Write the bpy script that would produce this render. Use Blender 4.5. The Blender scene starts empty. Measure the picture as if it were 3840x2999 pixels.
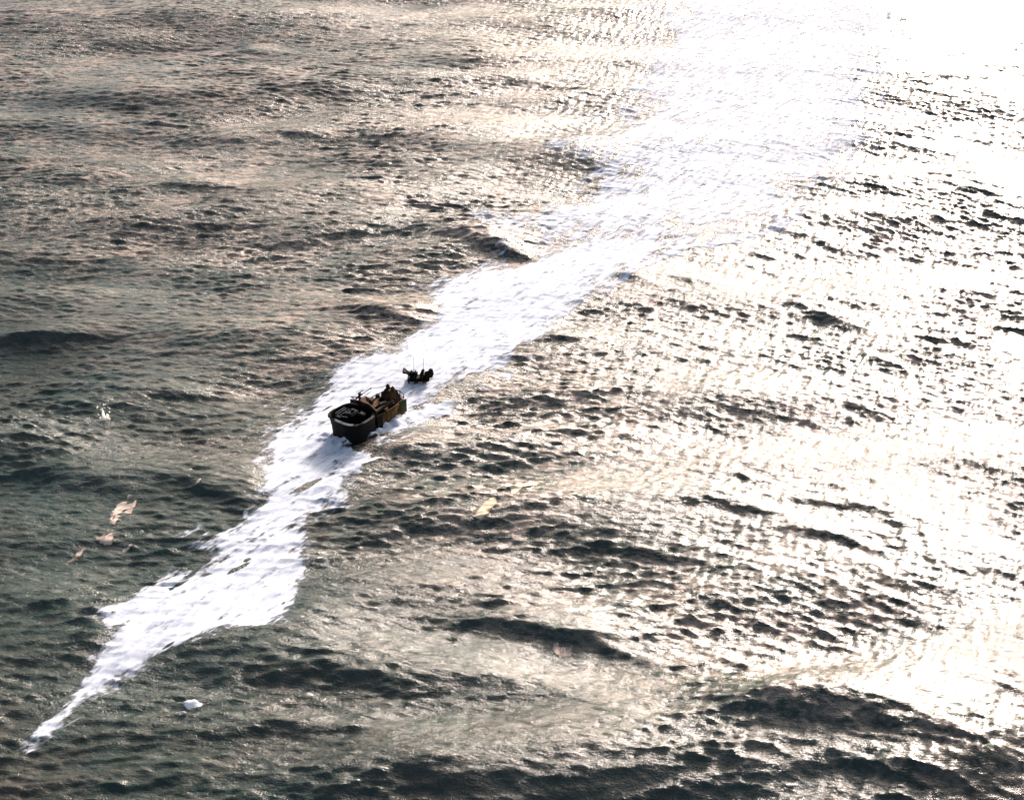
import bpy, bmesh, math, random
import numpy as np
from mathutils import Vector, Matrix

R = math.radians
sc = bpy.context.scene
col = sc.collection

# ---------------------------------------------------------------- camera, sky, sun, exposure
CAM_H = 63.0
PITCH = R(30.0)
FPX = 6089.0                       # focal length in pixels of the 3840 px wide photograph
cam = bpy.data.cameras.new("camera")
cam.sensor_width = 36.0
cam.lens = 36.0 * FPX / 3840.0
cam.clip_start = 0.5
cam.clip_end = 30000.0
camo = bpy.data.objects.new("camera", cam)
camo.location = (0, 0, CAM_H)
camo.rotation_euler = (R(90) - PITCH, 0, 0)
col.objects.link(camo)
sc.camera = camo

SUN_EL, SUN_AZ = R(24.0), R(24.0)   # azimuth clockwise from +Y
w = bpy.data.worlds.new("World")
sc.world = w
w.use_nodes = True
nt = w.node_tree
nt.nodes.clear()
sky = nt.nodes.new("ShaderNodeTexSky")
sky.sky_type = 'NISHITA'
sky.sun_disc = False
sky.sun_elevation = SUN_EL
sky.sun_rotation = SUN_AZ
sky.air_density = 1.0
sky.dust_density = 4.0
hs = nt.nodes.new("ShaderNodeHueSaturation")
hs.inputs["Saturation"].default_value = 0.8
bg = nt.nodes.new("ShaderNodeBackground")
bg.inputs["Strength"].default_value = 0.075
ow = nt.nodes.new("ShaderNodeOutputWorld")
nt.links.new(sky.outputs[0], hs.inputs["Color"])
nt.links.new(hs.outputs[0], bg.inputs["Color"])
# added warm glow in the unseen sky round the sun, to brighten the water
tcw = nt.nodes.new("ShaderNodeTexCoord")
dt = nt.nodes.new("ShaderNodeVectorMath"); dt.operation = 'DOT_PRODUCT'
dt.inputs[1].default_value = (math.sin(SUN_AZ) * math.cos(SUN_EL), math.cos(SUN_AZ) * math.cos(SUN_EL), math.sin(SUN_EL))
nt.links.new(tcw.outputs["Generated"], dt.inputs[0])
mxw = nt.nodes.new("ShaderNodeMath"); mxw.operation = 'MAXIMUM'; mxw.inputs[1].default_value = 0.0
nt.links.new(dt.outputs["Value"], mxw.inputs[0])
pw = nt.nodes.new("ShaderNodeMath"); pw.operation = 'POWER'; pw.inputs[1].default_value = 11.0
nt.links.new(mxw.outputs[0], pw.inputs[0])
ml = nt.nodes.new("ShaderNodeMath"); ml.operation = 'MULTIPLY'; ml.inputs[1].default_value = 1.6
nt.links.new(pw.outputs[0], ml.inputs[0])
bg2 = nt.nodes.new("ShaderNodeBackground")
bg2.inputs["Color"].default_value = (1.0, 0.81, 0.72, 1)
nt.links.new(ml.outputs[0], bg2.inputs["Strength"])
ad = nt.nodes.new("ShaderNodeAddShader")
nt.links.new(bg.outputs[0], ad.inputs[0]); nt.links.new(bg2.outputs[0], ad.inputs[1])
nt.links.new(ad.outputs[0], ow.inputs["Surface"])

sl = bpy.data.lights.new("sun", 'SUN')
sl.energy = 3.4
sl.angle = R(9.0)      # sun veiled by thin haze
sl.color = (1.0, 0.85, 0.77)
so = bpy.data.objects.new("sun", sl)
sd = Vector((math.sin(SUN_AZ) * math.cos(SUN_EL), math.cos(SUN_AZ) * math.cos(SUN_EL), math.sin(SUN_EL)))
so.rotation_euler = sd.to_track_quat('Z', 'Y').to_euler()
so.location = (60, 120, 90)
col.objects.link(so)

sc.view_settings.view_transform = 'Standard'
sc.view_settings.look = 'None'
sc.view_settings.gamma = 1.0
sc.view_settings.use_curve_mapping = False
sc.view_settings.exposure = 1.32


def ground(px, py, z=0.0):
    """surveyed position: pixel of the photograph -> point on the sea"""
    u = (px - 1920) / FPX
    v = (1499.5 - py) / FPX
    c, s = math.cos(PITCH), math.sin(PITCH)
    t = (CAM_H - z) / (s - v * c)
    return np.array([u * t, (c + v * s) * t])


def tag(o, label=None, cat=None, group=None, kind=None):
    if label: o["label"] = label
    if cat: o["category"] = cat
    if group: o["group"] = group
    if kind: o["kind"] = kind
    return o


# ---------------------------------------------------------------- procedural fields
def smooth(a, b, x):
    t = np.clip((x - a) / (b - a), 0, 1)
    return t * t * (3 - 2 * t)


class Field:
    """periodic random sea patch made from a band of the wave spectrum"""
    def __init__(self, N, L, lo, hi, p, theta, spread, seed):
        rng = np.random.default_rng(seed)
        k1 = np.fft.fftfreq(N, d=L / N) * 2 * np.pi
        kx, ky = np.meshgrid(k1, k1)
        k = np.sqrt(kx * kx + ky * ky)
        k[0, 0] = 1
        lam = 2 * np.pi / k
        band = np.exp(-np.clip((lo - lam) / (0.25 * lo), 0, None) ** 2) * np.exp(-np.clip((lam - hi) / (0.25 * hi), 0, None) ** 2)
        amp = k ** (-p) * band
        if theta is not None:
            a = np.arctan2(ky, kx) - theta
            amp = amp * (0.04 + np.abs(np.cos(a)) ** spread)
        amp[0, 0] = 0
        ph = rng.normal(size=(N, N)) + 1j * rng.normal(size=(N, N))
        F = amp * ph
        h = np.fft.ifft2(F)
        s = 1.0 / h.real.std()
        self.h = (h.real * s).astype(np.float32)
        self.dx = (np.fft.ifft2(F * 1j * kx / k).real * s).astype(np.float32)
        self.dy = (np.fft.ifft2(F * 1j * ky / k).real * s).astype(np.float32)
        self.N, self.L = N, L

    def at(self, x, y, which="h"):
        A = getattr(self, which)
        u = (x / self.L * self.N)
        v = (y / self.L * self.N)
        iu = np.floor(u); iv = np.floor(v)
        fu = (u - iu).astype(np.float32); fv = (v - iv).astype(np.float32)
        i0 = iu.astype(np.int64) % self.N; j0 = iv.astype(np.int64) % self.N
        i1 = (i0 + 1) % self.N; j1 = (j0 + 1) % self.N
        return (A[j0, i0] * (1 - fu) * (1 - fv) + A[j0, i1] * fu * (1 - fv)
                + A[j1, i0] * (1 - fu) * fv + A[j1, i1] * fu * fv)


def poly_sd(px, py, P):
    """signed distance to a closed polygon, positive inside"""
    P = np.asarray(P)
    d2 = np.full(px.shape, 1e18)
    inside = np.zeros(px.shape, bool)
    n = len(P)
    for i in range(n):
        a = P[i]; b = P[(i + 1) % n]
        ex, ey = b - a
        wx = px - a[0]; wy = py - a[1]
        t = np.clip((wx * ex + wy * ey) / (ex * ex + ey * ey + 1e-12), 0, 1)
        d2 = np.minimum(d2, (wx - t * ex) ** 2 + (wy - t * ey) ** 2)
        c = (a[1] > py) != (b[1] > py)
        if abs(ey) > 1e-9:
            inside ^= c & (px < a[0] + (py - a[1]) / ey * ex)
    d = np.sqrt(d2)
    return np.where(inside, d, -d)


# ---------------------------------------------------------------- the sea
D = R
swell = Field(512, 256.0, 8, 30, 1.6, R(97), 6, 11)
chopA = Field(2048, 204.8, 0.55, 3.4, 1.3, R(98), 9, 21)
chopB = Field(2048, 204.8, 0.55, 3.4, 1.3, R(64), 9, 22)
fine = Field(2048, 153.6, 0.32, 1.4, 1.5, R(90), 5.0, 31)
fine2 = Field(2048, 153.6, 0.3, 1.6, 1.5, R(150), 4.0, 32)
patch = Field(512, 204.8, 9, 45, 1.2, None, 0, 41)      # gusts: where the sea is rougher
brk = Field(2048, 102.4, 0.25, 6.0, 1.7, None, 0, 51)       # break-up of foam edges
lump = Field(2048, 153.6, 0.4, 4.0, 1.6, R(142), 7, 61)     # streaks along the wake

K = 3840 / 2184.0
def pts(*a):
    return np.array([ground(x * K, y * K) for x, y in a])

# plan outlines of the foam on the water
FOAM_BOW = pts((52, 1590), (80, 1555), (130, 1500), (165, 1458), (205, 1412), (235, 1375), (262, 1342), (240, 1326), (242, 1305), (262, 1290), (285, 1288),
               (330, 1268), (380, 1245), (420, 1225), (452, 1195), (490, 1160), (520, 1115), (552, 1078), (566, 1040), (580, 1005), (588, 960), (600, 925),
               (640, 905), (664, 885), (668, 850), (690, 810), (710, 785), (750, 770), (800, 755), (850, 738), (895, 702), (925, 670), (930, 620), (955, 590),
               (1000, 580), (1080, 565), (1140, 548), (1200, 520), (1300, 500), (1420, 520), (1380, 555), (1300, 600), (1230, 645), (1180, 690), (1120, 735), (1085, 765),
               (1040, 790), (985, 803), (930, 815), (900, 850), (870, 900), (845, 925), (800, 945), (740, 955), (720, 985), (705, 1020), (680, 1060), (655, 1095),
               (640, 1130), (650, 1160), (630, 1180), (650, 1215), (648, 1265), (628, 1295), (600, 1325), (560, 1345), (520, 1348), (480, 1345), (430, 1357),
               (380, 1372), (350, 1395), (300, 1428), (262, 1440), (225, 1468), (195, 1500), (150, 1545), (100, 1575))
FOAM_WAKE = pts((1130, 555), (1150, 500), (1040, 490), (1010, 455), (1180, 440), (1250, 400), (1230, 330), (1310, 240), (1370, 120), (1400, 20), (1600, -60), (1860, -20), (1890, 110), (1880, 200),
                (1850, 300), (1800, 370), (1735, 432), (1662, 480), (1570, 512), (1450, 528), (1360, 560), (1280, 612))
FOAM_SIDE = pts((640, 905), (560, 1000), (545, 1080), (480, 1150), (440, 1200), (470, 1190), (560, 1090), (600, 960))
FOAM_STBD = pts((720, 950), (770, 952), (830, 935), (905, 875), (960, 840), (1015, 826), (980, 850), (905, 905), (850, 940), (790, 985), (740, 1020), (700, 1025))
FOAM_RIM = pts((1290, 612), (1370, 563), (1450, 530), (1570, 514), (1665, 483), (1737, 434), (1760, 410), (1742, 440), (1670, 492), (1575, 524), (1455, 541), (1380, 575), (1300, 625))

SUBDIR = np.array([-0.60, -0.80]); SUBDIR /= np.linalg.norm(SUBDIR)
SUBPOS = ground(1318, 1549, 2.0)

# hand-placed swells (px, py, half length m, half width m, crest tilt deg, height m)
RIDGES = [
    (250, 1265, 6, 1.1, 8, .55), (90, 1275, 5, .9, 8, .4), (150, 1790, 8, 1.6, -6, .8), (640, 1485, 5, .8, 6, .4), (330, 1530, 4, .7, 4, .35),
    (830, 515, 6, 1.3, 0, .6), (1130, 505, 4, .9, -8, .4), (120, 585, 9, 1.4, 4, .55), (60, 55, 10, 1.6, 0, .7), (960, 175, 6, 1.4, 2, .6),
    (1500, 580, 7, 1.3, 4, .6), (300, 670, 8, 1.4, 10, .5), (730, 715, 5, 1.0, -8, .5), (1900, 300, 8, 1.2, -4, .4), (1750, 900, 7, 1.4, -22, .6),
    (1900, 940, 5, 1.0, -26, .45), (1440, 1190, 4.5, .8, -22, .5), (1250, 870, 7, 1.2, 6, .5), (2350, 1040, 4, .8, -30, .6), (2560, 1050, 4, .8, -30, .5),
    (2520, 880, 5, .7, 10, .3), (3230, 470, 7, 1.1, -24, .5), (3580, 300, 5, 1.0, 6, .6), (3130, 1190, 5, .8, -35, .4), (3050, 900, 5, .8, -35, .4),
    (2090, 1270, 4, .7, 0, .4), (2700, 1900, 5, .8, -12, .5), (3100, 1900, 5, .8, -16, .5), (2150, 2380, 5, 1.0, -20, .6), (1900, 2330, 4, .8, -14, .45),
    (1200, 2500, 9, 1.8, -8, .9), (1850, 2560, 6, 1.2, -16, .55), (3000, 2690, 7, 1.5, -6, 1.0), (3500, 2720, 8, 1.7, -14, 1.1), (2900, 2650, 4, .9, -4, .5),
    (2300, 2900, 7, 1.5, 4, .7), (1500, 2900, 7, 1.6, -6, .9), (1000, 2720, 8, 1.2, 2, .7), (600, 2900, 6, 1.1, 10, .5), (1500, 1990, 7, .9, 10, .4),
    (1350, 1940, 5, .6, 14, .3), (800, 1830, 6, 1.1, -22, .5), (160, 2240, 6, 1.4, -4, .6), (3600, 1740, 4, .9, -10, .35), (1450, 1700, 6, 1.0, -12, .4),
    (2200, 1620, 6, .9, -4, .4), (3100, 2020, 4, .6, -20, .4), (2450, 2050, 7, .8, -16, .35), (3250, 2860, 7, 1.3, -6, .8), (3750, 2850, 6, 1.5, -10, .9),
]


# foam density on the core grid, evaluated coarse and interpolated
gx = np.arange(-66, 80, 0.3); gy = np.arange(56, 250, 0.3)
GX, GY = np.meshgrid(gx, gy)

def coarse(f):
    def g(x, y):
        u = np.clip((x - gx[0]) / 0.3, 0, len(gx) - 1.001); v = np.clip((y - gy[0]) / 0.3, 0, len(gy) - 1.001)
        i = u.astype(int); j = v.astype(int); fu = u - i; fv = v - j
        return f[j, i] * (1 - fu) * (1 - fv) + f[j, i + 1] * fu * (1 - fv) + f[j + 1, i] * (1 - fu) * fv + f[j + 1, i + 1] * fu * fv
    return g

SD = {n: coarse(poly_sd(GX, GY, P)) for n, P in (("bow", FOAM_BOW), ("wake", FOAM_WAKE), ("side", FOAM_SIDE), ("stbd", FOAM_STBD), ("rim", FOAM_RIM))}



def sea_height(x, y, cell):
    """wave displacement at plan positions x, y (cell: local mesh spacing)"""
    far = np.clip(1.6 / np.maximum(cell, 0.2), 0, 1)
    farc = np.clip(0.45 / np.maximum(cell, 0.1), 0, 1) ** 2
    # distance to the submarine's centre line: its own wash flattens the chop
    rx = x - SUBPOS[0]; ry = y - SUBPOS[1]
    along = rx * SUBDIR[0] + ry * SUBDIR[1]
    across = rx * (-SUBDIR[1]) + ry * SUBDIR[0]
    calm = smooth(1.5, 5.0, np.sqrt(across ** 2 + np.clip(np.abs(along + 3) - 8, 0, None) ** 2))
    sd = np.maximum(SD["bow"](x, y) + 1.0, SD["wake"](x, y) * 0.35)
    calm = calm * (1 - 0.9 * smooth(-0.5, 2.5, sd))
    q = np.clip((x + 0.10 * (y - 100) + 12) / 45.0, 0, 1)
    wB = q * q * (3 - 2 * q)
    wA = 1 - wB
    gust = (0.75 + 0.28 * np.clip(patch.at(x, y), -1.6, 2.2)) * (1 - 0.2 * smooth(125, 185, y - 0.5 * x))
    n = np.sqrt(wA * wA + wB * wB)
    a = (0.053 * gust * (1 - 0.5 * smooth(165, 212, y)) / n) * farc
    z = swell.at(x, y) * 0.34 * (0.25 + 0.75 * calm) * far
    h = (chopA.at(x, y) * wA + chopB.at(x, y) * wB) * a * (0.3 + 0.7 * calm)
    h = h + 0.35 * np.abs(h) * np.sign(h) * np.clip(h / 0.25, 0, 1.2)          # sharper crests
    f = (fine.at(x, y) * (1 - 0.6 * wB) + fine2.at(x, y) * wB) * 0.036 * farc * (0.12 + 0.88 * calm) * (0.6 + 0.5 * gust)
    dx = (chopA.at(x, y, "dx") * wA + chopB.at(x, y, "dx") * wB) * a * 0.8 * (0.3 + 0.7 * calm)
    dy = (chopA.at(x, y, "dy") * wA + chopB.at(x, y, "dy") * wB) * a * 0.8 * (0.3 + 0.7 * calm)
    r = np.zeros_like(x)
    for (px, py, L, W, tilt, hh) in RIDGES:
        c = ground(px, py)
        t = R(tilt)
        m = (np.abs(x - c[0]) < 3.2 * L) & (np.abs(y - c[1]) < 3.2 * L)
        if not m.any():
            continue
        X = x[m] - c[0]; Y = y[m] - c[1]
        u = X * math.cos(t) + Y * math.sin(t)
        v = -X * math.sin(t) + Y * math.cos(t) + 0.35 * W * brk.at(x[m] * .2, y[m] * .2) + 0.012 * u * u
        g = np.exp(-(u / L) ** 2 * 1.3)
        # steep side toward the viewer, long back slope behind
        prof = np.where(v < 0, np.exp(-(v / (0.75 * W)) ** 2), np.exp(-(v / (2.6 * W)) ** 2))
        r[m] += hh * 0.8 * g * prof
    z = z + h + f + r * (0.2 + 0.8 * calm)
    return x + dx, y + dy, z


def spacing(lo, hi, step, reach, grow=1.13):
    core = np.arange(lo, hi + 1e-6, step)
    def ext():
        s = step; d = 0; out = []
        while d < reach:
            s *= grow; d += s; out.append(d)
        return np.array(out)
    e = ext()
    return np.concatenate([(lo - e)[::-1], core, hi + e])


STEP = 0.135
xs = spacing(-64.0, 72.0, STEP, 9000)
ys = spacing(57.0, 226.0, STEP, 9000)
nx, ny = len(xs), len(ys)
X, Y = np.meshgrid(xs, ys)
cx = np.gradient(xs); cy = np.gradient(ys)
CELL = np.maximum(*np.meshgrid(cx, cy))
WX, WY, WZ = sea_height(X, Y, CELL)


def grid_mesh(name, co, faces):
    me = bpy.data.meshes.new(name)
    me.vertices.add(len(co))
    me.vertices.foreach_set("co", co.astype(np.float32).ravel())
    nf = len(faces)
    me.loops.add(nf * 4)
    me.loops.foreach_set("vertex_index", faces.astype(np.int32).ravel())
    me.polygons.add(nf)
    me.polygons.foreach_set("loop_start", np.arange(0, nf * 4, 4, dtype=np.int32))
    me.polygons.foreach_set("use_smooth", np.ones(nf, bool))
    me.update(calc_edges=True)
    return me


idx = np.arange(nx * ny).reshape(ny, nx)
allf = np.stack([idx[:-1, :-1], idx[:-1, 1:], idx[1:, 1:], idx[1:, :-1]], axis=-1)

def foam_density(x, y):
    n = brk.at(x, y); n2 = brk.at(x * 0.45 + 30, y * 0.45)
    d = SD["bow"](x, y) + 0.3 * smooth(72, 80, y) + (0.25 * n + 0.35 * n2) * (0.35 + 0.65 * smooth(74, 84, y))
    sf = 0.9 + 0.9 * smooth(100, 118, y)
    bow = smooth(-sf, sf + 0.2, d)
    dw = SD["wake"](x, y) + 1.2 * n2 + 0.5 * n
    wake = smooth(-6.0, 7.0, dw) * 0.86
    s1 = smooth(-1.0, 1.2, SD["side"](x, y) + 0.5 * n + .3 * n2) * 0.5
    s2 = smooth(-0.6, 0.8, SD["stbd"](x, y) + 0.55 * n + .3 * n2) * 0.95
    rim = smooth(-0.3, 0.4, SD["rim"](x, y) + 0.12 * n) * 0.95
    fringe = 0.56 * smooth(-2.6, 0.8, d + 0.6 * n2) * smooth(76, 90, y)
    return np.maximum.reduce([bow, wake, s1, s2, rim, fringe])


FD = foam_density(X, Y)
FD[CELL > STEP * 2.2] = 0

co = np.stack([WX, WY, WZ], -1).reshape(-1, 3)


# ---------------------------------------------------------------- materials
def new_mat(name):
    m = bpy.data.materials.new(name)
    m.use_nodes = True
    n = m.node_tree
    for x in list(n.nodes):
        n.nodes.remove(x)
    out = n.nodes.new("ShaderNodeOutputMaterial")
    b = n.nodes.new("ShaderNodeBsdfPrincipled")
    n.links.new(b.outputs[0], out.inputs["Surface"])
    return m, n, b, out


def noise(n, scale, detail=4.0, rough=0.55, vec=None, stretch=None, rot=0.0):
    t = n.nodes.new("ShaderNodeTexNoise")
    t.inputs["Scale"].default_value = scale
    t.inputs["Detail"].default_value = detail
    t.inputs["Roughness"].default_value = rough
    tc = n.nodes.new("ShaderNodeTexCoord")
    src = tc.outputs["Object"]
    if stretch:
        for k_ in (0, 1):              # turn into the streak direction first, then stretch
            mp = n.nodes.new("ShaderNodeMapping")
            if k_: mp.inputs["Scale"].default_value = stretch
            else: mp.inputs["Rotation"].default_value = (0, 0, -rot)
            n.links.new(src, mp.inputs[0])
            src = mp.outputs[0]
    n.links.new(src, t.inputs["Vector"])
    return t


def ramp(n, src, stops):
    r = n.nodes.new("ShaderNodeValToRGB")
    e = r.color_ramp.elements
    while len(e) < len(stops):
        e.new(0.5)
    for i, (p, c) in enumerate(stops):
        e[i].position = p
        e[i].color = (c, c, c, 1) if isinstance(c, (int, float)) else (*c, 1)
    n.links.new(src, r.inputs[0])
    return r


def mathn(n, op, a, b=None, clamp=False):
    m = n.nodes.new("ShaderNodeMath")
    m.operation = op
    m.use_clamp = clamp
    for i, v in enumerate((a, b)):
        if v is None: continue
        if isinstance(v, (int, float)): m.inputs[i].default_value = v
        else: n.links.new(v, m.inputs[i])
    return m.outputs[0]


def water_material():
    m, n, b, out = new_mat("sea_water")
    c = noise(n, 0.055, 3.0, 0.6)
    cr = ramp(n, c.outputs["Fac"], [(0.30, (0.001, 0.024, 0.018)), (0.5, (0.002, 0.018, 0.011)), (0.7, (0.010, 0.011, 0.005))])
    # beige glint tone painted into the water colour, in broken threads
    sp = n.nodes.new("ShaderNodeAttribute"); sp.attribute_name = "tan_glint"
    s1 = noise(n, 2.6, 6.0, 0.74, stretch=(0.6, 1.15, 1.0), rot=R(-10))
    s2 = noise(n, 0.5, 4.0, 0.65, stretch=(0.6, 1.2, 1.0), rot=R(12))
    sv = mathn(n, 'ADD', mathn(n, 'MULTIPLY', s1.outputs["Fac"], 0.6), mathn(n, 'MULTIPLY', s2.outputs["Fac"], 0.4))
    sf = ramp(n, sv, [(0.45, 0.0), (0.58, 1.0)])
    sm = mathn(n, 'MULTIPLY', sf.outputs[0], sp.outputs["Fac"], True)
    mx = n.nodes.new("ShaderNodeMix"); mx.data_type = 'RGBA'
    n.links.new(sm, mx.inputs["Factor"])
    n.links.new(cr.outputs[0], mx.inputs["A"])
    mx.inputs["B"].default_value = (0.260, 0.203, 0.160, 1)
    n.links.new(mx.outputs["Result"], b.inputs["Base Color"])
    rg = n.nodes.new("ShaderNodeMapRange")
    rg.inputs["To Min"].default_value = 0.19; rg.inputs["To Max"].default_value = 0.34
    n.links.new(sm, rg.inputs["Value"]); n.links.new(rg.outputs[0], b.inputs["Roughness"])
    b.inputs["IOR"].default_value = 1.5
    n1 = noise(n, 3.0, 5.0, 0.65, stretch=(0.5, 1.2, 1.0), rot=R(-6))
    n2 = noise(n, 9.0, 3.0, 0.6, stretch=(0.7, 1.0, 1.0), rot=R(20))
    s = mathn(n, 'ADD', n1.outputs["Fac"], mathn(n, 'MULTIPLY', n2.outputs["Fac"], 0.36))
    bp = n.nodes.new("ShaderNodeBump")
    gu = noise(n, 0.045, 3.0, 0.6, stretch=(0.5, 1.0, 1.0), rot=R(8))
    gs = ramp(n, gu.outputs["Fac"], [(0.36, 0.35), (0.66, 1.0)])
    n.links.new(gs.outputs[0], bp.inputs["Strength"])
    bp.inputs["Distance"].default_value = 0.175
    n.links.new(s, bp.inputs["Height"])
    n.links.new(bp.outputs[0], b.inputs["Normal"])
    return m


def foam_material(name="sea_foam", c0=(0.36, 0.41, 0.49), c1=(0.58, 0.61, 0.67), rot=52, bump=0.10):
    m, n, b, out = new_mat(name)
    at = n.nodes.new("ShaderNodeAttribute")
    at.attribute_name = "foam_amount"
    n1 = noise(n, 1.5, 6.0, 0.65, stretch=(0.4, 1.2, 1), rot=R(rot))
    n2 = noise(n, 5.0, 4.0, 0.6, stretch=(0.6, 1.1, 1), rot=R(rot - 20))
    vo = n.nodes.new("ShaderNodeTexVoronoi")
    vo.feature = 'DISTANCE_TO_EDGE'
    vo.inputs["Scale"].default_value = 1.3
    wp = n.nodes.new("ShaderNodeMixRGB"); wp.blend_type = 'ADD'; wp.inputs[0].default_value = 0.5
    tc = n.nodes.new("ShaderNodeTexCoord")
    n.links.new(tc.outputs["Object"], wp.inputs[1]); n.links.new(n2.outputs["Color"], wp.inputs[2])
    n.links.new(wp.outputs[0], vo.inputs["Vector"])
    nz = mathn(n, 'ADD', mathn(n, 'MULTIPLY', n1.outputs["Fac"], 0.78), mathn(n, 'MULTIPLY', n2.outputs["Fac"], 0.22))
    n3 = noise(n, 0.55, 3.0, 0.6, stretch=(0.35, 1.3, 1), rot=R(rot + 8))
    nz = mathn(n, 'ADD', nz, mathn(n, 'MULTIPLY', mathn(n, 'SUBTRACT', n3.outputs["Fac"], 0.5), 0.62))
    nz = mathn(n, 'ADD', nz, mathn(n, 'MULTIPLY', mathn(n, 'SUBTRACT', vo.outputs["Distance"], 0.12), 0.22))
    # the thinner the foam, the more of the water shows through its holes
    v = mathn(n, 'SUBTRACT', mathn(n, 'SUBTRACT', at.outputs["Fac"], 0.36), mathn(n, 'MULTIPLY', mathn(n, 'SUBTRACT', nz, 0.5), 2.3))
    al = n.nodes.new("ShaderNodeMapRange")
    al.interpolation_type = 'SMOOTHSTEP'
    al.inputs["From Min"].default_value = -0.05
    al.inputs["From Max"].default_value = 0.5
    n.links.new(v, al.inputs["Value"])
    n.links.new(al.outputs[0], b.inputs["Alpha"])
    cr = ramp(n, n1.outputs["Fac"], [(0.62, c0), (0.42, c1)][::-1])
    n.links.new(cr.outputs[0], b.inputs["Base Color"])
    b.inputs["Roughness"].default_value = 0.8
    b.inputs["Specular IOR Level"].default_value = 0.2
    bp = n.nodes.new("ShaderNodeBump")
    bp.inputs["Strength"].default_value = 0.7
    bp.inputs["Distance"].default_value = bump
    n.links.new(nz, bp.inputs["Height"])
    n.links.new(bp.outputs[0], b.inputs["Normal"])
    return m


M_WATER = water_material()
M_FOAM = foam_material()

me = grid_mesh("water", co, allf.reshape(-1, 4))
TAN_GLINT = smooth(68, 102, Y + 1.2 * X) * smooth(60, 76, Y) * np.clip(0.75 + 0.3 * patch.at(X * 1.3 + 40, Y * 1.3), 0.15, 1.1) + 0.12  # mask of the painted glint tone, weakest at near left
at_ = me.attributes.new("tan_glint", 'FLOAT', 'POINT')
at_.data.foreach_set("value", TAN_GLINT.ravel().astype(np.float32))
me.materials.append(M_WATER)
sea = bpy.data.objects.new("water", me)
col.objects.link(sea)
tag(sea, kind="structure")

M_FOAM_TAN = foam_material("cream_foam", (0.50, 0.37, 0.22), (0.78, 0.64, 0.46), rot=10)
M_FOAM_PINK = foam_material("pink_foam", (0.30, 0.23, 0.19), (0.50, 0.41, 0.35), rot=80)
M_FOAM_WHITE = foam_material("bright_foam", (0.55, 0.58, 0.62), (0.75, 0.77, 0.80), rot=20)


def foam_sheet(name, dens, mat, lift=0.02, lumps=0.02):
    """sheet of foam riding on exactly the same waves as the water"""
    d4 = np.maximum.reduce([dens[:-1, :-1], dens[:-1, 1:], dens[1:, 1:], dens[1:, :-1]])
    ff = allf[d4 > 0.08]
    used, inv = np.unique(ff.ravel(), return_inverse=True)
    fco = co[used].copy()
    fden = dens.reshape(-1)[used]
    fx, fy = X.reshape(-1)[used], Y.reshape(-1)[used]
    fco[:, 2] += 0.012 + lift * smooth(0.1, 0.9, fden) + lumps * lump.at(fx, fy) * smooth(0.4, 1.0, fden) * (1 - 0.6 * smooth(105, 125, fy))
    rx = fx - SUBPOS[0]; ry = fy - SUBPOS[1]
    al_ = rx * SUBDIR[0] + ry * SUBDIR[1]; ac_ = -rx * SUBDIR[1] + ry * SUBDIR[0]
    dd = np.hypot(np.clip(np.abs(al_ + 1.9) - 3.2, 0, None), np.clip(np.abs(ac_) - 1.1, 0, None))
    fco[:, 2] += 0.42 * np.exp(-(dd / 0.75) ** 2) * np.clip(0.55 + 0.45 * brk.at(fx * 2, fy * 2), 0.1, 1.4) * smooth(0.3, 0.8, fden)
    me = grid_mesh(name, fco, inv.reshape(-1, 4))
    at = me.attributes.new("foam_amount", 'FLOAT', 'POINT')
    at.data.foreach_set("value", fden.astype(np.float32))
    me.materials.append(mat)
    o = bpy.data.objects.new(name, me)
    col.objects.link(o)
    return o


foam = foam_sheet("wake_foam", FD, M_FOAM, 0.03, 0.022)
tag(foam, kind="stuff", label="white churned foam streaming along and behind the submarine", cat="foam")


def patch_foam(name, px, py, label, length, width, tilt, mat, amount=1.0, soft=0.4, rag=0.25, group=None, cat="foam patch", lift=0.08, lumps=0.04):
    g = ground(px, py)
    m = (np.abs(X - g[0]) < length) & (np.abs(Y - g[1]) < length)
    dens = np.zeros_like(X)
    t = R(tilt)
    x_ = X[m] - g[0]; y_ = Y[m] - g[1]
    u = (x_ * math.cos(t) + y_ * math.sin(t)) / (length / 2)
    v = (-x_ * math.sin(t) + y_ * math.cos(t)) / (width / 2)
    v = v + 0.5 * np.sin(2.3 * u + px)
    soft = soft + 0.35
    q = 1.1 - np.sqrt(u * u + v * v) + 1.5 * rag * brk.at(X[m] * 1.3, Y[m] * 1.3)
    dens[m] = smooth(0, soft, q) * amount * (0.95 if amount > 1.1 else 0.68)
    o = foam_sheet(name, dens, mat, lift, lumps)
    # origin at the patch
    me_ = o.data
    z0 = float(WZ[np.abs(ys - g[1]).argmin(), np.abs(xs - g[0]).argmin()])
    me_.transform(Matrix.Translation((-g[0], -g[1], -z0)))
    o.location = (g[0], g[1], z0)
    tag(o, label, cat, group)
    return o


G1 = "foam patches on the open water"
patch_foam("foam_patch", 735, 2652, "bright white foam patch alone on dark water near the bottom, larger of its pair", 2.0, 0.85, 20, M_FOAM_WHITE, 1.3, 0.3, 0.15, G1, lift=0.16)
patch_foam("foam_patch", 690, 2690, "small white foam patch at the lower left end of the bright bottom one", 1.1, 0.6, 25, M_FOAM_WHITE, 1.3, 0.3, 0.15, G1, lift=0.14)
patch_foam("foam_patch", 1825, 1935, "longer cream foam streak right of and below the submarine", 3.1, 1.0, 48, M_FOAM_TAN, 1.5, 0.25, 0.06, G1, lift=0.12)
patch_foam("foam_patch", 1965, 1848, "shorter cream foam streak just above the longer cream one", 3.2, 1.0, 48, M_FOAM_TAN, 1.5, 0.25, 0.06, G1, lift=0.12)
patch_foam("foam_patch", 2093, 2410, "pale tan foam patch on rippled water below the middle of the picture", 1.5, 1.0, -20, M_FOAM_PINK, 1.0, 0.5, 0.3, G1)
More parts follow.
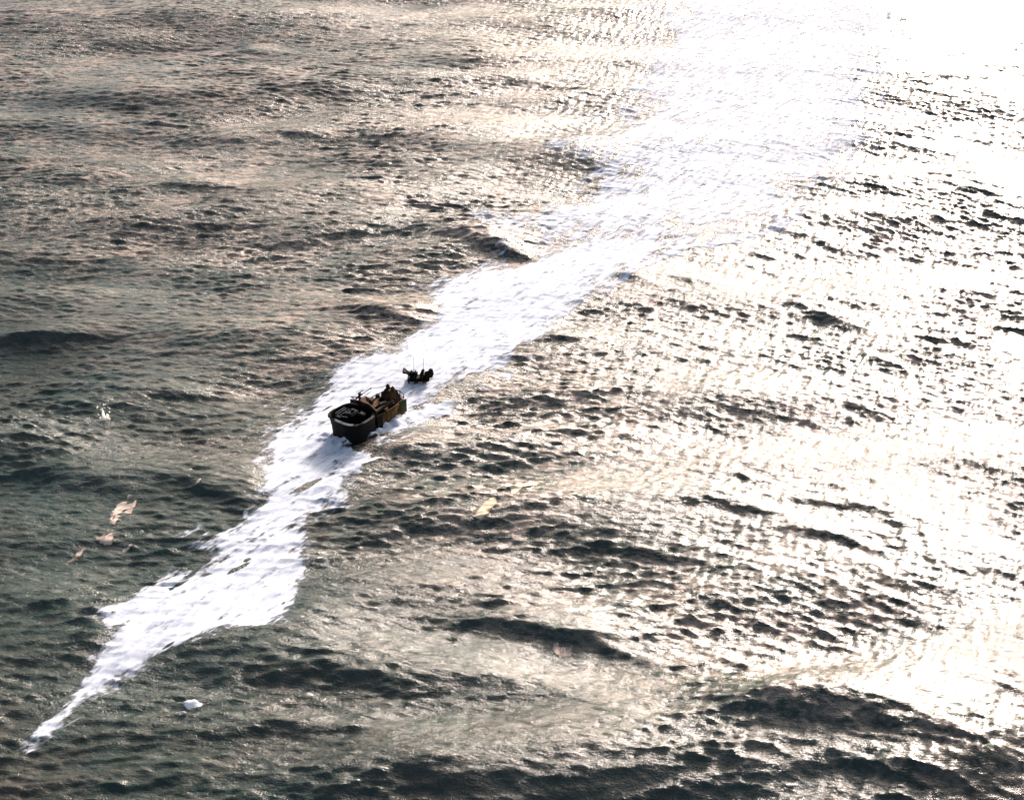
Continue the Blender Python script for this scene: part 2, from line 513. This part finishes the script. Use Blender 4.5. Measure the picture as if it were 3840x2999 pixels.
patch_foam("foam_patch", 2590, 2050, "small white foam patch on the sunlit ripples right of the middle", 1.4, 0.8, 10, M_FOAM_WHITE, 0.95, 0.6, 0.3, G1)
patch_foam("foam_patch", 436, 1965, "long pink foam streak running up the dark water beside the lower foam trail", 5.6, 1.3, 78, M_FOAM_PINK, 1.15, 0.9, 0.35, G1, lift=0.05)
patch_foam("foam_patch", 312, 2062, "pale foam patch just lower left of the long pink streak", 2.0, 0.8, 55, M_FOAM_PINK, 0.8, 0.6, 0.3, G1)
patch_foam("foam_patch", 484, 2048, "pale foam patch just lower right of the long pink streak", 1.8, 0.7, 60, M_FOAM_PINK, 0.95, 0.6, 0.3, G1)
patch_foam("foam_patch", 742, 1722, "tiny pink foam patch left of the foam below the tower", 1.0, 0.6, 60, M_FOAM_PINK, 1.0, 0.5, 0.2, G1)
patch_foam("foam_patch", 752, 1835, "tiny tan foam patch below the tiny pink one, left of the foam", 1.0, 0.8, 10, M_FOAM_PINK, 0.8, 0.6, 0.3, G1)
patch_foam("foam_patch", 980, 500, "small pale foam patch alone in the upper left quarter", 2.6, 2.4, 70, M_FOAM_PINK, 0.7, 0.9, 0.4, G1)
patch_foam("foam_patch", 1500, 1262, "thin pale foam streak along the left edge of the wake", 3.6, 0.9, 8, M_FOAM, 0.9, 0.6, 0.3, G1)
patch_foam("foam_patch", 1330, 1720, "ragged white foam streak just under the tower", 5.0, 0.7, 38, M_FOAM, 0.95, 0.6, 0.35, G1)
patch_foam("foam_patch", 1350, 1745, "second ragged pale foam streak, below the one under the tower", 4.0, 0.5, 34, M_FOAM_WHITE, 0.8, 0.6, 0.35, G1)

# ---------------------------------------------------------------- mesh helpers
class MB:
    def __init__(self):
        self.bm = bmesh.new()

    def box(self, c, size, rot=None, bevel=0.0):
        g = bmesh.ops.create_cube(self.bm, size=1.0)
        vs = g["verts"]
        M = Matrix.Translation(c) @ (rot.to_4x4() if rot else Matrix.Identity(4)) @ Matrix.Diagonal((*size, 1))
        bmesh.ops.transform(self.bm, matrix=M, verts=vs)
        if bevel:
            es = list({e for v in vs for e in v.link_edges})
            bmesh.ops.bevel(self.bm, geom=es, offset=bevel, segments=2, affect='EDGES')
        return self

    def bar(self, a, b, r0, r1=None, seg=10):
        a, b = Vector(a), Vector(b)
        r1 = r0 if r1 is None else r1
        d = b - a
        g = bmesh.ops.create_cone(self.bm, cap_ends=True, segments=seg, radius1=r0, radius2=max(r1, 1e-4), depth=d.length)
        M = Matrix.Translation((a + b) / 2) @ d.to_track_quat('Z', 'Y').to_matrix().to_4x4()
        bmesh.ops.transform(self.bm, matrix=M, verts=g["verts"])
        return self

    def tube(self, P, r, seg=8):
        for a, b in zip(P[:-1], P[1:]):
            self.bar(a, b, r, r, seg)
            self.ball(b, r, 6)
        return self

    def ball(self, c, r, seg=12, scale=(1, 1, 1)):
        g = bmesh.ops.create_uvsphere(self.bm, u_segments=seg, v_segments=max(4, seg * 2 // 3), radius=1.0)
        M = Matrix.Translation(c) @ Matrix.Diagonal((r * scale[0], r * scale[1], r * scale[2], 1))
        bmesh.ops.transform(self.bm, matrix=M, verts=g["verts"])
        return self

    def loft(self, rings, closed=True, cap0=False, cap1=False):
        V = [[self.bm.verts.new(p) for p in ring] for ring in rings]
        n = len(V[0])
        for i in range(len(V) - 1):
            for j in range(n if closed else n - 1):
                k = (j + 1) % n
                self.bm.faces.new((V[i][j], V[i][k], V[i + 1][k], V[i + 1][j]))
        if cap0: self.bm.faces.new(V[0][::-1])
        if cap1: self.bm.faces.new(V[-1])
        return self

    def build(self, name, mat, parent=None, smooth_=True):
        bmesh.ops.recalc_face_normals(self.bm, faces=self.bm.faces)
        me = bpy.data.meshes.new(name)
        self.bm.to_mesh(me)
        self.bm.free()
        if smooth_:
            me.polygons.foreach_set("use_smooth", np.ones(len(me.polygons), bool))
            me.set_sharp_from_angle(angle=R(38))
        me.materials.append(mat)
        o = bpy.data.objects.new(name, me)
        col.objects.link(o)
        o.parent = parent
        return o


def paint(name, base, rust=(0.16, 0.06, 0.02), amount=0.45, rough=0.35, scale=1.6):
    """weathered paint: base coat with streaky rust and salt wear"""
    m, n, b, out = new_mat(name)
    b.inputs["Specular IOR Level"].default_value = 0.12
    n1 = noise(n, scale, 6.0, 0.65, stretch=(1.0, 1.0, 0.35))
    mx = n.nodes.new("ShaderNodeMix")
    mx.data_type = 'RGBA'
    f = ramp(n, n1.outputs["Fac"], [(1.0 - amount - 0.12, 0.0), (min(0.98, 1.0 - amount + 0.12), 1.0)])
    n.links.new(f.outputs[0], mx.inputs["Factor"])
    mx.inputs["A"].default_value = (*base, 1)
    mx.inputs["B"].default_value = (*rust, 1)
    n.links.new(mx.outputs["Result"], b.inputs["Base Color"])
    n2 = noise(n, 6.0, 4.0, 0.6)
    rr = ramp(n, n2.outputs["Fac"], [(0.3, rough * 0.7), (0.7, min(1, rough * 1.5))])
    n.links.new(rr.outputs[0], b.inputs["Roughness"])
    bp = n.nodes.new("ShaderNodeBump")
    bp.inputs["Distance"].default_value = 0.02
    n.links.new(n1.outputs["Fac"], bp.inputs["Height"])
    n.links.new(bp.outputs[0], b.inputs["Normal"])
    return m


M_BLACK = paint("black_wet_steel", (0.0015, 0.003, 0.003), (0.012, 0.007, 0.004), 0.40, 0.6)
M_INNER = paint("tower_inside", (0.004, 0.007, 0.007), (0.02, 0.02, 0.02), 0.35, 0.5)
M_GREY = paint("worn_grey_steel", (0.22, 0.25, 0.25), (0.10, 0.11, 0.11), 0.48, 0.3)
M_OCHRE = paint("ochre_paint", (0.20, 0.13, 0.022), (0.05, 0.022, 0.010), 0.56, 0.6, 3.0)
M_RUST = paint("rusty_brown_deck", (0.15, 0.055, 0.016), (0.03, 0.012, 0.006), 0.55, 0.6, 2.6)
M_BROWN = paint("dark_brown_metal", (0.020, 0.010, 0.005), (0.09, 0.04, 0.012), 0.42, 0.6, 2.4)
M_GREEN = paint("green_stained_steel", (0.035, 0.075, 0.022), (0.05, 0.03, 0.015), 0.42, 0.5)
M_PALE = paint("pale_glass", (0.5, 0.47, 0.45), (0.3, 0.28, 0.27), 0.4, 0.2)

# ---------------------------------------------------------------- the submarine (x forward, y port, z up)
sub = bpy.data.objects.new("submarine", None)
col.objects.link(sub)
sub.location = (SUBPOS[0], SUBPOS[1], -0.12)
sub.rotation_euler = (0, 0, math.atan2(SUBDIR[1], SUBDIR[0]))
tag(sub, "dark submarine awash in foam, only its tower and gun platform above water", "submarine")

# hull, running just under the foam
h = MB()
rings = []
for t in np.linspace(-1, 1, 41):
    x = 33.0 * t
    wdt = 2.9 * max(0.03, (1 - abs(t) ** 2.6)) ** 0.75
    rings.append([(x, wdt * math.cos(a), -3.4 + (2.3 * max(0.12, 1 - abs(t) ** 4)) * math.sin(a) + 0.35 * max(0, math.sin(a)) ** 6) for a in np.linspace(0, 2 * math.pi, 24, endpoint=False)])
h.loft(rings, cap0=True, cap1=True)
hull = h.build("hull", M_BLACK, sub)


def tower_ring(z, hl_f, hl_a, hw, n=48, cx=0.0):
    out = []
    for k in range(n):
        a = 2 * math.pi * k / n
        c, s_ = math.cos(a), math.sin(a)
        L = hl_f if c > 0 else hl_a
        out.append((cx + L * math.copysign(abs(c) ** 0.72, c), hw * math.copysign(abs(s_) ** 0.62, s_), z))
    return out


b = MB()
outer = [(-1.2, 1.35, 2.3, 1.35), (0.0, 1.28, 2.1, 1.32), (0.45, 1.27, 1.95, 1.32), (1.0, 1.30, 1.7, 1.38), (1.2, 1.31, 1.62, 1.40), (1.7, 1.38, 1.5, 1.50), (2.0, 1.42, 1.45, 1.56)]
inner = [(2.0, 1.33, 1.36, 1.47), (1.6, 1.26, 1.32, 1.38), (0.9, 1.2, 1.3, 1.3)]
b.loft([tower_ring(*q) for q in outer] + [tower_ring(*q) for q in inner], cap1=True)
tower = b.build("conning_tower", M_BLACK, sub)


def rim_strip(name, z, grow, thick, depth, a0, a1, mat, parent, n=30):
    """curved lip round the tower between two bearings"""
    m = MB()
    rings = []
    for k in range(n + 1):
        a = R(a0 + (a1 - a0) * k / n)
        c, s_ = math.cos(a), math.sin(a)
        L = 1.42 if c > 0 else 1.45
        ta = min(1, 6 * min(k, n - k) / n + 0.15)
        px, py = L * math.copysign(abs(c) ** 0.72, c), 1.56 * math.copysign(abs(s_) ** 0.62, s_)
        nx_, ny_ = c / L, s_ / 1.56
        q = math.hypot(nx_, ny_); nx_ /= q; ny_ /= q
        i, o = grow, grow + depth * ta
        rings.append([(px + nx_ * i, py + ny_ * i, z), (px + nx_ * o, py + ny_ * o, z - 0.05), (px + nx_ * o, py + ny_ * o, z - 0.05 - thick * ta), (px + nx_ * i, py + ny_ * i, z - thick - 0.02)])
    m.loft(rings, cap0=True, cap1=True)
    return m.build(name, mat, parent)


rim_strip("rim_highlight", 2.075, -0.16, 0.05, 0.20, -12, 44, M_GREY, tower)  # light grey strip stands in for the lit top of the rim
rim_strip("rim_cap", 2.05, -0.12, 0.10, 0.17, -24, 68, M_BLACK, tower)
rim_strip("rim_highlight", 2.06, -0.10, 0.05, 0.16, 190, 262, M_GREY, tower)  # same painted highlight on the far side of the rim
rim_strip("rim_cap", 2.05, -0.12, 0.06, 0.20, 66, 186, M_BLACK, tower)
rim_strip("rim_cap", 2.05, -0.12, 0.06, 0.20, 264, 338, M_BLACK, tower)
b = MB(); b.ball((1.02, 0.92, 0.62), 0.13, 14, (0.6, 0.7, 1)); b.build("porthole", M_PALE, tower)
b = MB(); b.ball((1.30, -0.05, 0.52), 0.07, 10, (0.6, 1, 1)); b.build("porthole", M_PALE, tower)
# inside the bridge
b = MB(); b.box((-0.25, -0.15, 1.45), (0.95, 0.62, 1.3), bevel=0.09); b.bar((-0.3, -0.15, 2.0), (-0.3, -0.15, 2.28), 0.17, 0.12, 14)
ph = b.build("periscope_housing", M_INNER, sub)
b = MB(); b.box((-0.55, 0.55, 1.5), (0.42, 0.5, 1.15), bevel=0.07); b.build("chart_table", M_INNER, sub)
b = MB(); b.bar((0.72, -0.5, 0.92), (0.72, -0.5, 1.02), 0.36, 0.36, 20); b.bar((0.72, -0.5, 1.02), (0.72, -0.5, 1.07), 0.31, 0.28, 20)
b.build("hatch", M_INNER, sub)
for yy in (-0.72, -0.98, -1.2):
    b = MB(); b.tube([(0.75 + yy * .25, yy, 0.92), (0.7 + yy * .25, yy - .03, 1.88), (-0.6, yy - 0.02, 1.93), (-0.72, yy, 0.92)], 0.022); b.build("handrail", M_GREY, sub)

# rusty after deck of the bridge
b = MB(); b.box((-2.15, -0.35, 1.82), (1.5, 1.7, 0.09), bevel=0.02)
b.bar((-2.7, -0.9, -1.0), (-2.7, -0.9, 1.8), 0.09); b.bar((-2.7, 0.2, -1.0), (-2.7, 0.2, 1.8), 0.09)
b.build("bridge_deck", M_RUST, sub)

rnd = random.Random(9)
for i in range(9):
        b = MB(); b.box((rnd.uniform(-1.1, 0.9), rnd.uniform(-0.9, 1.05), 1.25 + rnd.uniform(0, .45)), (rnd.uniform(.2, .6), rnd.uniform(.2, .6), rnd.uniform(.4, .95)), Matrix.Rotation(rnd.uniform(-.5, .5), 3, 'Z'), bevel=0.06)
        b.build("instrument_box", M_INNER, sub)
b = MB()                                  # windbreak standing on the after half of the rim
b.loft([[(-1.35, -1.35, z0), (-1.5, -0.4, z0 + h_), (-1.5, 0.5, z0 + h_), (-1.2, 1.38, z0), (-1.32, 1.44, z0), (-1.6, 0.5, z0 + h_), (-1.6, -0.4, z0 + h_), (-1.45, -1.42, z0)] for z0, h_ in ((1.9, 0), (2.2, 0.1))], cap0=True, cap1=True)
b.build("windbreak", M_BROWN, sub)
# winter garden: lower body, side plates, rails
b = MB()
def body(z, w_):
    return [(-1.5, -w_, z), (-4.3, -w_, z), (-5.1, -w_ * .7, z), (-5.45, 0, z), (-5.1, w_ * .7, z), (-4.3, w_, z), (-1.5, w_, z)]
b.loft([body(-1.2, 1.42), body(0.05, 1.28), body(0.10, 1.12), body(1.15, 1.08)], cap0=True, cap1=True)
b.build("tower_fairing", M_BROWN, sub)
b = MB()
b.loft([[(-0.7, 1.20, z0), (-2.2, 1.34, z0), (-3.4, 1.40, z0), (-4.1, 1.34, z0), (-4.2, 1.1, z0), (-0.7, 1.0, z0)] for z0 in (-0.9, 0.0, 0.26)], cap0=True, cap1=True)
b.build("ballast_bulge", M_BLACK, sub)
b = MB()
b.loft([[(-2.15, 1.16, z0), (-3.0, 1.24, z0), (-3.95, 1.20, z0), (-3.95, 1.14, z0), (-3.0, 1.18, z0), (-2.15, 1.10, z0)] for z0 in (0.28, 0.8, 1.25, 1.52)], cap0=True, cap1=True)
sp = b.build("side_plate", M_OCHRE, sub)
b = MB(); b.bar((-4.02, 1.10, 0.95), (-4.02, 1.26, 0.95), 0.21, 0.21, 18); b.build("vent_cap", M_BROWN, sp)
b = MB(); b.box((-1.78, 1.16, 0.9), (0.62, 0.10, 1.25), bevel=0.02); b.build("side_plate", M_BLACK, sub)
b = MB(); b.box((-4.62, 1.08, 0.95), (0.55, 0.10, 1.1), Matrix.Rotation(R(-18), 3, 'Z'), bevel=0.02); b.build("side_plate", M_GREEN, sub)
b = MB(); b.box((-2.75, 0.82, 1.72), (2.1, 0.30, 0.24), Matrix.Rotation(R(3), 3, 'Z'), bevel=0.05); b.build("ready_locker", M_BLACK, sub)
b = MB()
P = [(-3.9, 1.12), (-4.6, 1.02), (-5.3, 0.55), (-5.5, 0.0), (-5.3, -0.55), (-4.6, -1.02), (-3.6, -1.1), (-2.6, -1.1)]
for zz in (1.15, 1.5): b.tube([(x, y, zz) for x, y in P], 0.028)
for x, y in P: b.bar((x, y, 1.1), (x, y, 1.52), 0.032)
b.build("railing", M_BROWN, sub)

b = MB()
rnd = random.Random(5)
for i in range(26):
    x = rnd.uniform(-5.0, -1.6); yy = rnd.uniform(-0.8, 1.05)
    b.box((x, yy, 1.2 + rnd.uniform(0, .3)), (rnd.uniform(.15, .7), rnd.uniform(.12, .45), rnd.uniform(.25, 1.0)), Matrix.Rotation(rnd.uniform(-.5, .5), 3, 'Z'), bevel=0.03)
b.build("deck_gear", M_BROWN, sub)
# periscope standards behind the bridge
b = MB()
b.box((-4.15, 0.25, 1.25), (0.9, 0.72, 0.55), bevel=0.08)
b.loft([[(-4.15 + sx * dx_, 0.25 + sy * dy_, z0) for sx, sy in ((1, 1), (-1, 1), (-1, -1), (1, -1))] for z0, dx_, dy_ in ((1.2, .62, .6), (1.75, .5, .48), (2.35, .26, .38))], cap0=True, cap1=True)
ps = b.build("periscope_standard", M_BROWN, sub)
for yy, top in ((0.0, 2.62), (0.48, 2.58)):
    b = MB(); b.bar((-4.15, yy, 1.6), (-4.15, yy, top - 0.2), 0.15, 0.13, 12); b.bar((-4.15, yy, top - 0.25), (-4.15, yy, top), 0.17, 0.15, 12)
    b.ball((-4.15, yy, top), 0.11, 10)
    b.build("periscope", M_BROWN, ps)
b = MB(); b.box((-4.0, 0.66, 1.75), (0.25, 0.3, 0.28), bevel=0.03); b.bar((-3.9, 0.6, 1.7), (-3.6, 0.95, 1.78), 0.05); b.build("lamp_bracket", M_BROWN, ps)


def flak(name, loc, yaw, mat, parent, elev=28, twin=False, size=1.0):
    e = bpy.data.objects.new(name, None); col.objects.link(e); e.parent = parent
    e.location = loc; e.rotation_euler = (0, 0, R(yaw)); e.scale = (size,) * 3
    m = MB(); m.bar((0, 0, 0), (0, 0, 0.1), 0.26, 0.22, 16); m.bar((0, 0, 0.1), (0, 0, 0.55), 0.10, 0.07, 12)
    m.box((0, 0, 0.58), (0.26, 0.30, 0.12), bevel=0.02)
    m.build("pedestal", mat, e)
    ce, se = math.cos(R(elev)), math.sin(R(elev))
    for yy in ((-0.09, 0.09) if twin else (0.0,)):
        m = MB()
        m.bar((-0.35 * ce, yy, 0.72 - 0.35 * se), (0.30 * ce, yy, 0.72 + 0.30 * se), 0.075, 0.065, 10)
        m.bar((0.30 * ce, yy, 0.72 + 0.30 * se), (1.15 * ce, yy, 0.72 + 1.15 * se), 0.035, 0.028, 8)
        m.bar((1.12 * ce, yy, 0.72 + 1.12 * se), (1.25 * ce, yy, 0.72 + 1.25 * se), 0.045, 0.045, 8)
        m.build("barrel", mat, e)
    m = MB(); m.bar((0.05, 0.02, 0.8), (0.02, 0.02, 1.0), 0.12, 0.12, 14); m.build("magazine", mat, e)
    m = MB(); m.tube([(-0.3, 0.15, 0.6), (-0.62, 0.28, 0.72), (-0.62, -0.28, 0.72), (-0.3, -0.15, 0.6)], 0.04); m.build("shoulder_rest", mat, e)
    return e


flak("anti_aircraft_gun", (-1.75, -0.75, 1.87), 160, M_BROWN, sub, 20, size=0.9)
b = MB(); b.box((-2.35, -0.1, 2.02), (0.35, 0.28, 0.3), bevel=0.05); b.bar((-2.35, -0.1, 2.1), (-2.05, -0.35, 2.4), 0.06); b.build("ammunition_box", M_BROWN, sub)

# after gun platform with its quadruple mount, standing clear of the foam
plat = bpy.data.objects.new("gun_platform", None); col.objects.link(plat); plat.parent = sub
plat.location = (-9.4, -1.48, 0.15)
plat.rotation_euler = (0, 0, R(127))      # local x runs across the picture
b = MB(); b.box((0.05, 0, 0.24), (1.75, 1.0, 0.12), bevel=0.03); b.box((0.05, 0, 0.33), (1.35, 0.7, 0.12), bevel=0.03)
b.build("platform_deck", M_BLACK, plat)
b = MB()
for sx in (-0.75, -0.1, 0.55):
    b.bar((sx, -0.35, 0.25), (sx + 0.28, -0.3, -1.0), 0.055); b.bar((sx, 0.35, 0.25), (sx + 0.28, 0.3, -1.0), 0.055)
b.bar((-0.1, -0.35, 0.22), (-0.62, -0.32, -0.5), 0.045); b.bar((0.6, -0.35, 0.22), (0.05, -0.32, -0.5), 0.045)
b.build("strut", M_BROWN, plat)
b = MB()
b.box((0.86, -0.1, 0.62), (0.62, 0.10, 0.66), Matrix.Rotation(R(-10), 3, 'Y') @ Matrix.Rotation(R(12), 3, 'Z'), bevel=0.06)
b.box((1.05, 0.1, 0.72), (0.34, 0.35, 0.6), Matrix.Rotation(R(-12), 3, 'Y'), bevel=0.08)
b.box((0.62, 0.0, 0.45), (0.45, 0.5, 0.35), bevel=0.07)
b.build("gun_shield", M_BLACK, plat)
b = MB()
b.box((-0.48, 0, 0.62), (0.34, 0.4, 0.62), Matrix.Rotation(R(-6), 3, 'Y'), bevel=0.12)
b.box((-0.18, 0.05, 0.60), (0.34, 0.42, 0.56), bevel=0.12)
b.build("gun_cradle", M_BLACK, plat)
b = MB(); b.box((0.34, 0, 0.72), (0.24, 0.3, 0.74), Matrix.Rotation(R(22), 3, 'Y'), bevel=0.08); b.build("gun_sight", M_BLACK, plat)
for dy_ in (-0.16, 0.0, 0.16, 0.30):
    b = MB(); b.bar((-0.45, dy_, 0.45), (-0.98, dy_ * 1.1, 0.80), 0.055, 0.05, 8); b.bar((-0.96, dy_ * 1.1, 0.79), (-1.16, dy_ * 1.1, 0.90), 0.10, 0.115, 10)
    b.build("gun_barrel", M_BLACK, plat)
for xx, z0, z1, ln in ((-0.30, 0.85, 2.1, 0.02), (0.42, 0.95, 2.0, 0.08)):
    b = MB(); b.bar((xx, 0, z0), (xx + ln, 0, z1), 0.022, 0.014, 6); b.build("whip_antenna", M_GREY, plat)
b = MB(); b.bar((-2.0, -0.75, 2.85), (-4.15, 0.02, 2.62), 0.010, 0.010, 6); b.bar((-1.75, -0.75, 2.3), (-2.0, -0.75, 2.88), 0.02, 0.015, 6)
b.build("aerial_wire", M_BROWN, sub)

# ---------------------------------------------------------------- splashes
def spray_material(name, colr, alpha=1.0):
    m, n, b_, out = new_mat(name)
    b_.inputs["Base Color"].default_value = (*colr, 1)
    b_.inputs["Roughness"].default_value = 0.6
    b_.inputs["Alpha"].default_value = alpha
    b_.inputs["Subsurface Weight"].default_value = 0.0
    tr = n.nodes.new("ShaderNodeBsdfTranslucent")
    tr.inputs["Color"].default_value = (*colr, 1)
    mx = n.nodes.new("ShaderNodeMixShader")
    mx.inputs[0].default_value = 0.85
    n.links.new(b_.outputs[0], mx.inputs[1]); n.links.new(tr.outputs[0], mx.inputs[2])
    n.links.new(mx.outputs[0], out.inputs["Surface"])
    return m


M_SPRAY = spray_material("white_spray", (0.88, 0.88, 0.86))
M_PINK = spray_material("pink_spray", (0.60, 0.47, 0.42))
M_TAN = spray_material("cream_spray", (0.56, 0.48, 0.37))


def sea_z(x, y):
    a, b_, z = sea_height(np.array([float(x)]), np.array([float(y)]), np.array([STEP]))
    return float(z[0])


def splash(px, py, label, height, width, mat, seed, lean=(0, 0), n=26, drops=40, ring=0.5, cat="splash", group="splashes on the sea", jag=1.0):
    rnd = random.Random(seed)
    g = ground(px, py)
    z = sea_z(*g)
    m = MB()
    lx, ly = lean
    for i in range(n):                       # jets of water, thick at the foot and ragged at the top
        a = rnd.uniform(0, 2 * math.pi); q = rnd.random() ** 0.7 * width * 0.5
        x0, y0 = q * math.cos(a), q * math.sin(a) * 0.8
        hh = height * (1 - 0.75 * (q / (width * 0.5)) ** 1.4) * rnd.uniform(0.45, 1.0)
        rings = []
        steps = 6
        r0 = width * rnd.uniform(0.16, 0.28)
        wx, wy = rnd.uniform(-.12, .12) * jag, rnd.uniform(-.12, .12) * jag
        for k in range(steps + 1):
            t = k / steps
            cx_, cy_ = x0 + (lx + wx) * hh * t + 0.03 * rnd.uniform(-1, 1) * jag, y0 + (ly + wy) * hh * t
            rr = r0 * (1 - t) ** 0.6 * rnd.uniform(0.7, 1.25) + 0.012
            rings.append([(cx_ + rr * math.cos(b_) * rnd.uniform(.75, 1.25), cy_ + rr * math.sin(b_) * rnd.uniform(.75, 1.25), hh * t - 0.1) for b_ in np.linspace(0, 2 * math.pi, 8, endpoint=False)])
        m.loft(rings, cap0=True, cap1=True)
    m.ball((0, 0, -0.02), width * 0.62, 12, (1.2, 1.0, 0.22))
    for i in range(drops):
        t = rnd.random()
        a = rnd.uniform(0, 2 * math.pi); q = width * (0.3 + 0.5 * rnd.random())
        m.ball((q * math.cos(a) + lx * height * t, q * math.sin(a) + ly * height * t, height * t * 0.95), rnd.uniform(0.015, 0.05), 6, (1, 1, rnd.uniform(.8, 2.0)))
    for i in range(int(14 * ring)):          # churned foot
        a = rnd.uniform(0, 2 * math.pi); q = width * rnd.uniform(0.3, 0.85)
        m.ball((q * math.cos(a), q * math.sin(a), 0.0), width * rnd.uniform(.08, .2), 8, (1.3, 1.0, 0.35))
    o = m.build("water_splash", mat)
    o.location = (g[0], g[1], z)
    tag(o, label, cat, group)
    return o


splash(396, 1572, "narrow white water spout on the dark water left of the submarine", 1.7, 0.62, M_SPRAY, 1, (-0.03, 0), 5, 30, 2.0, jag=0.3, group=None, cat="water spout")
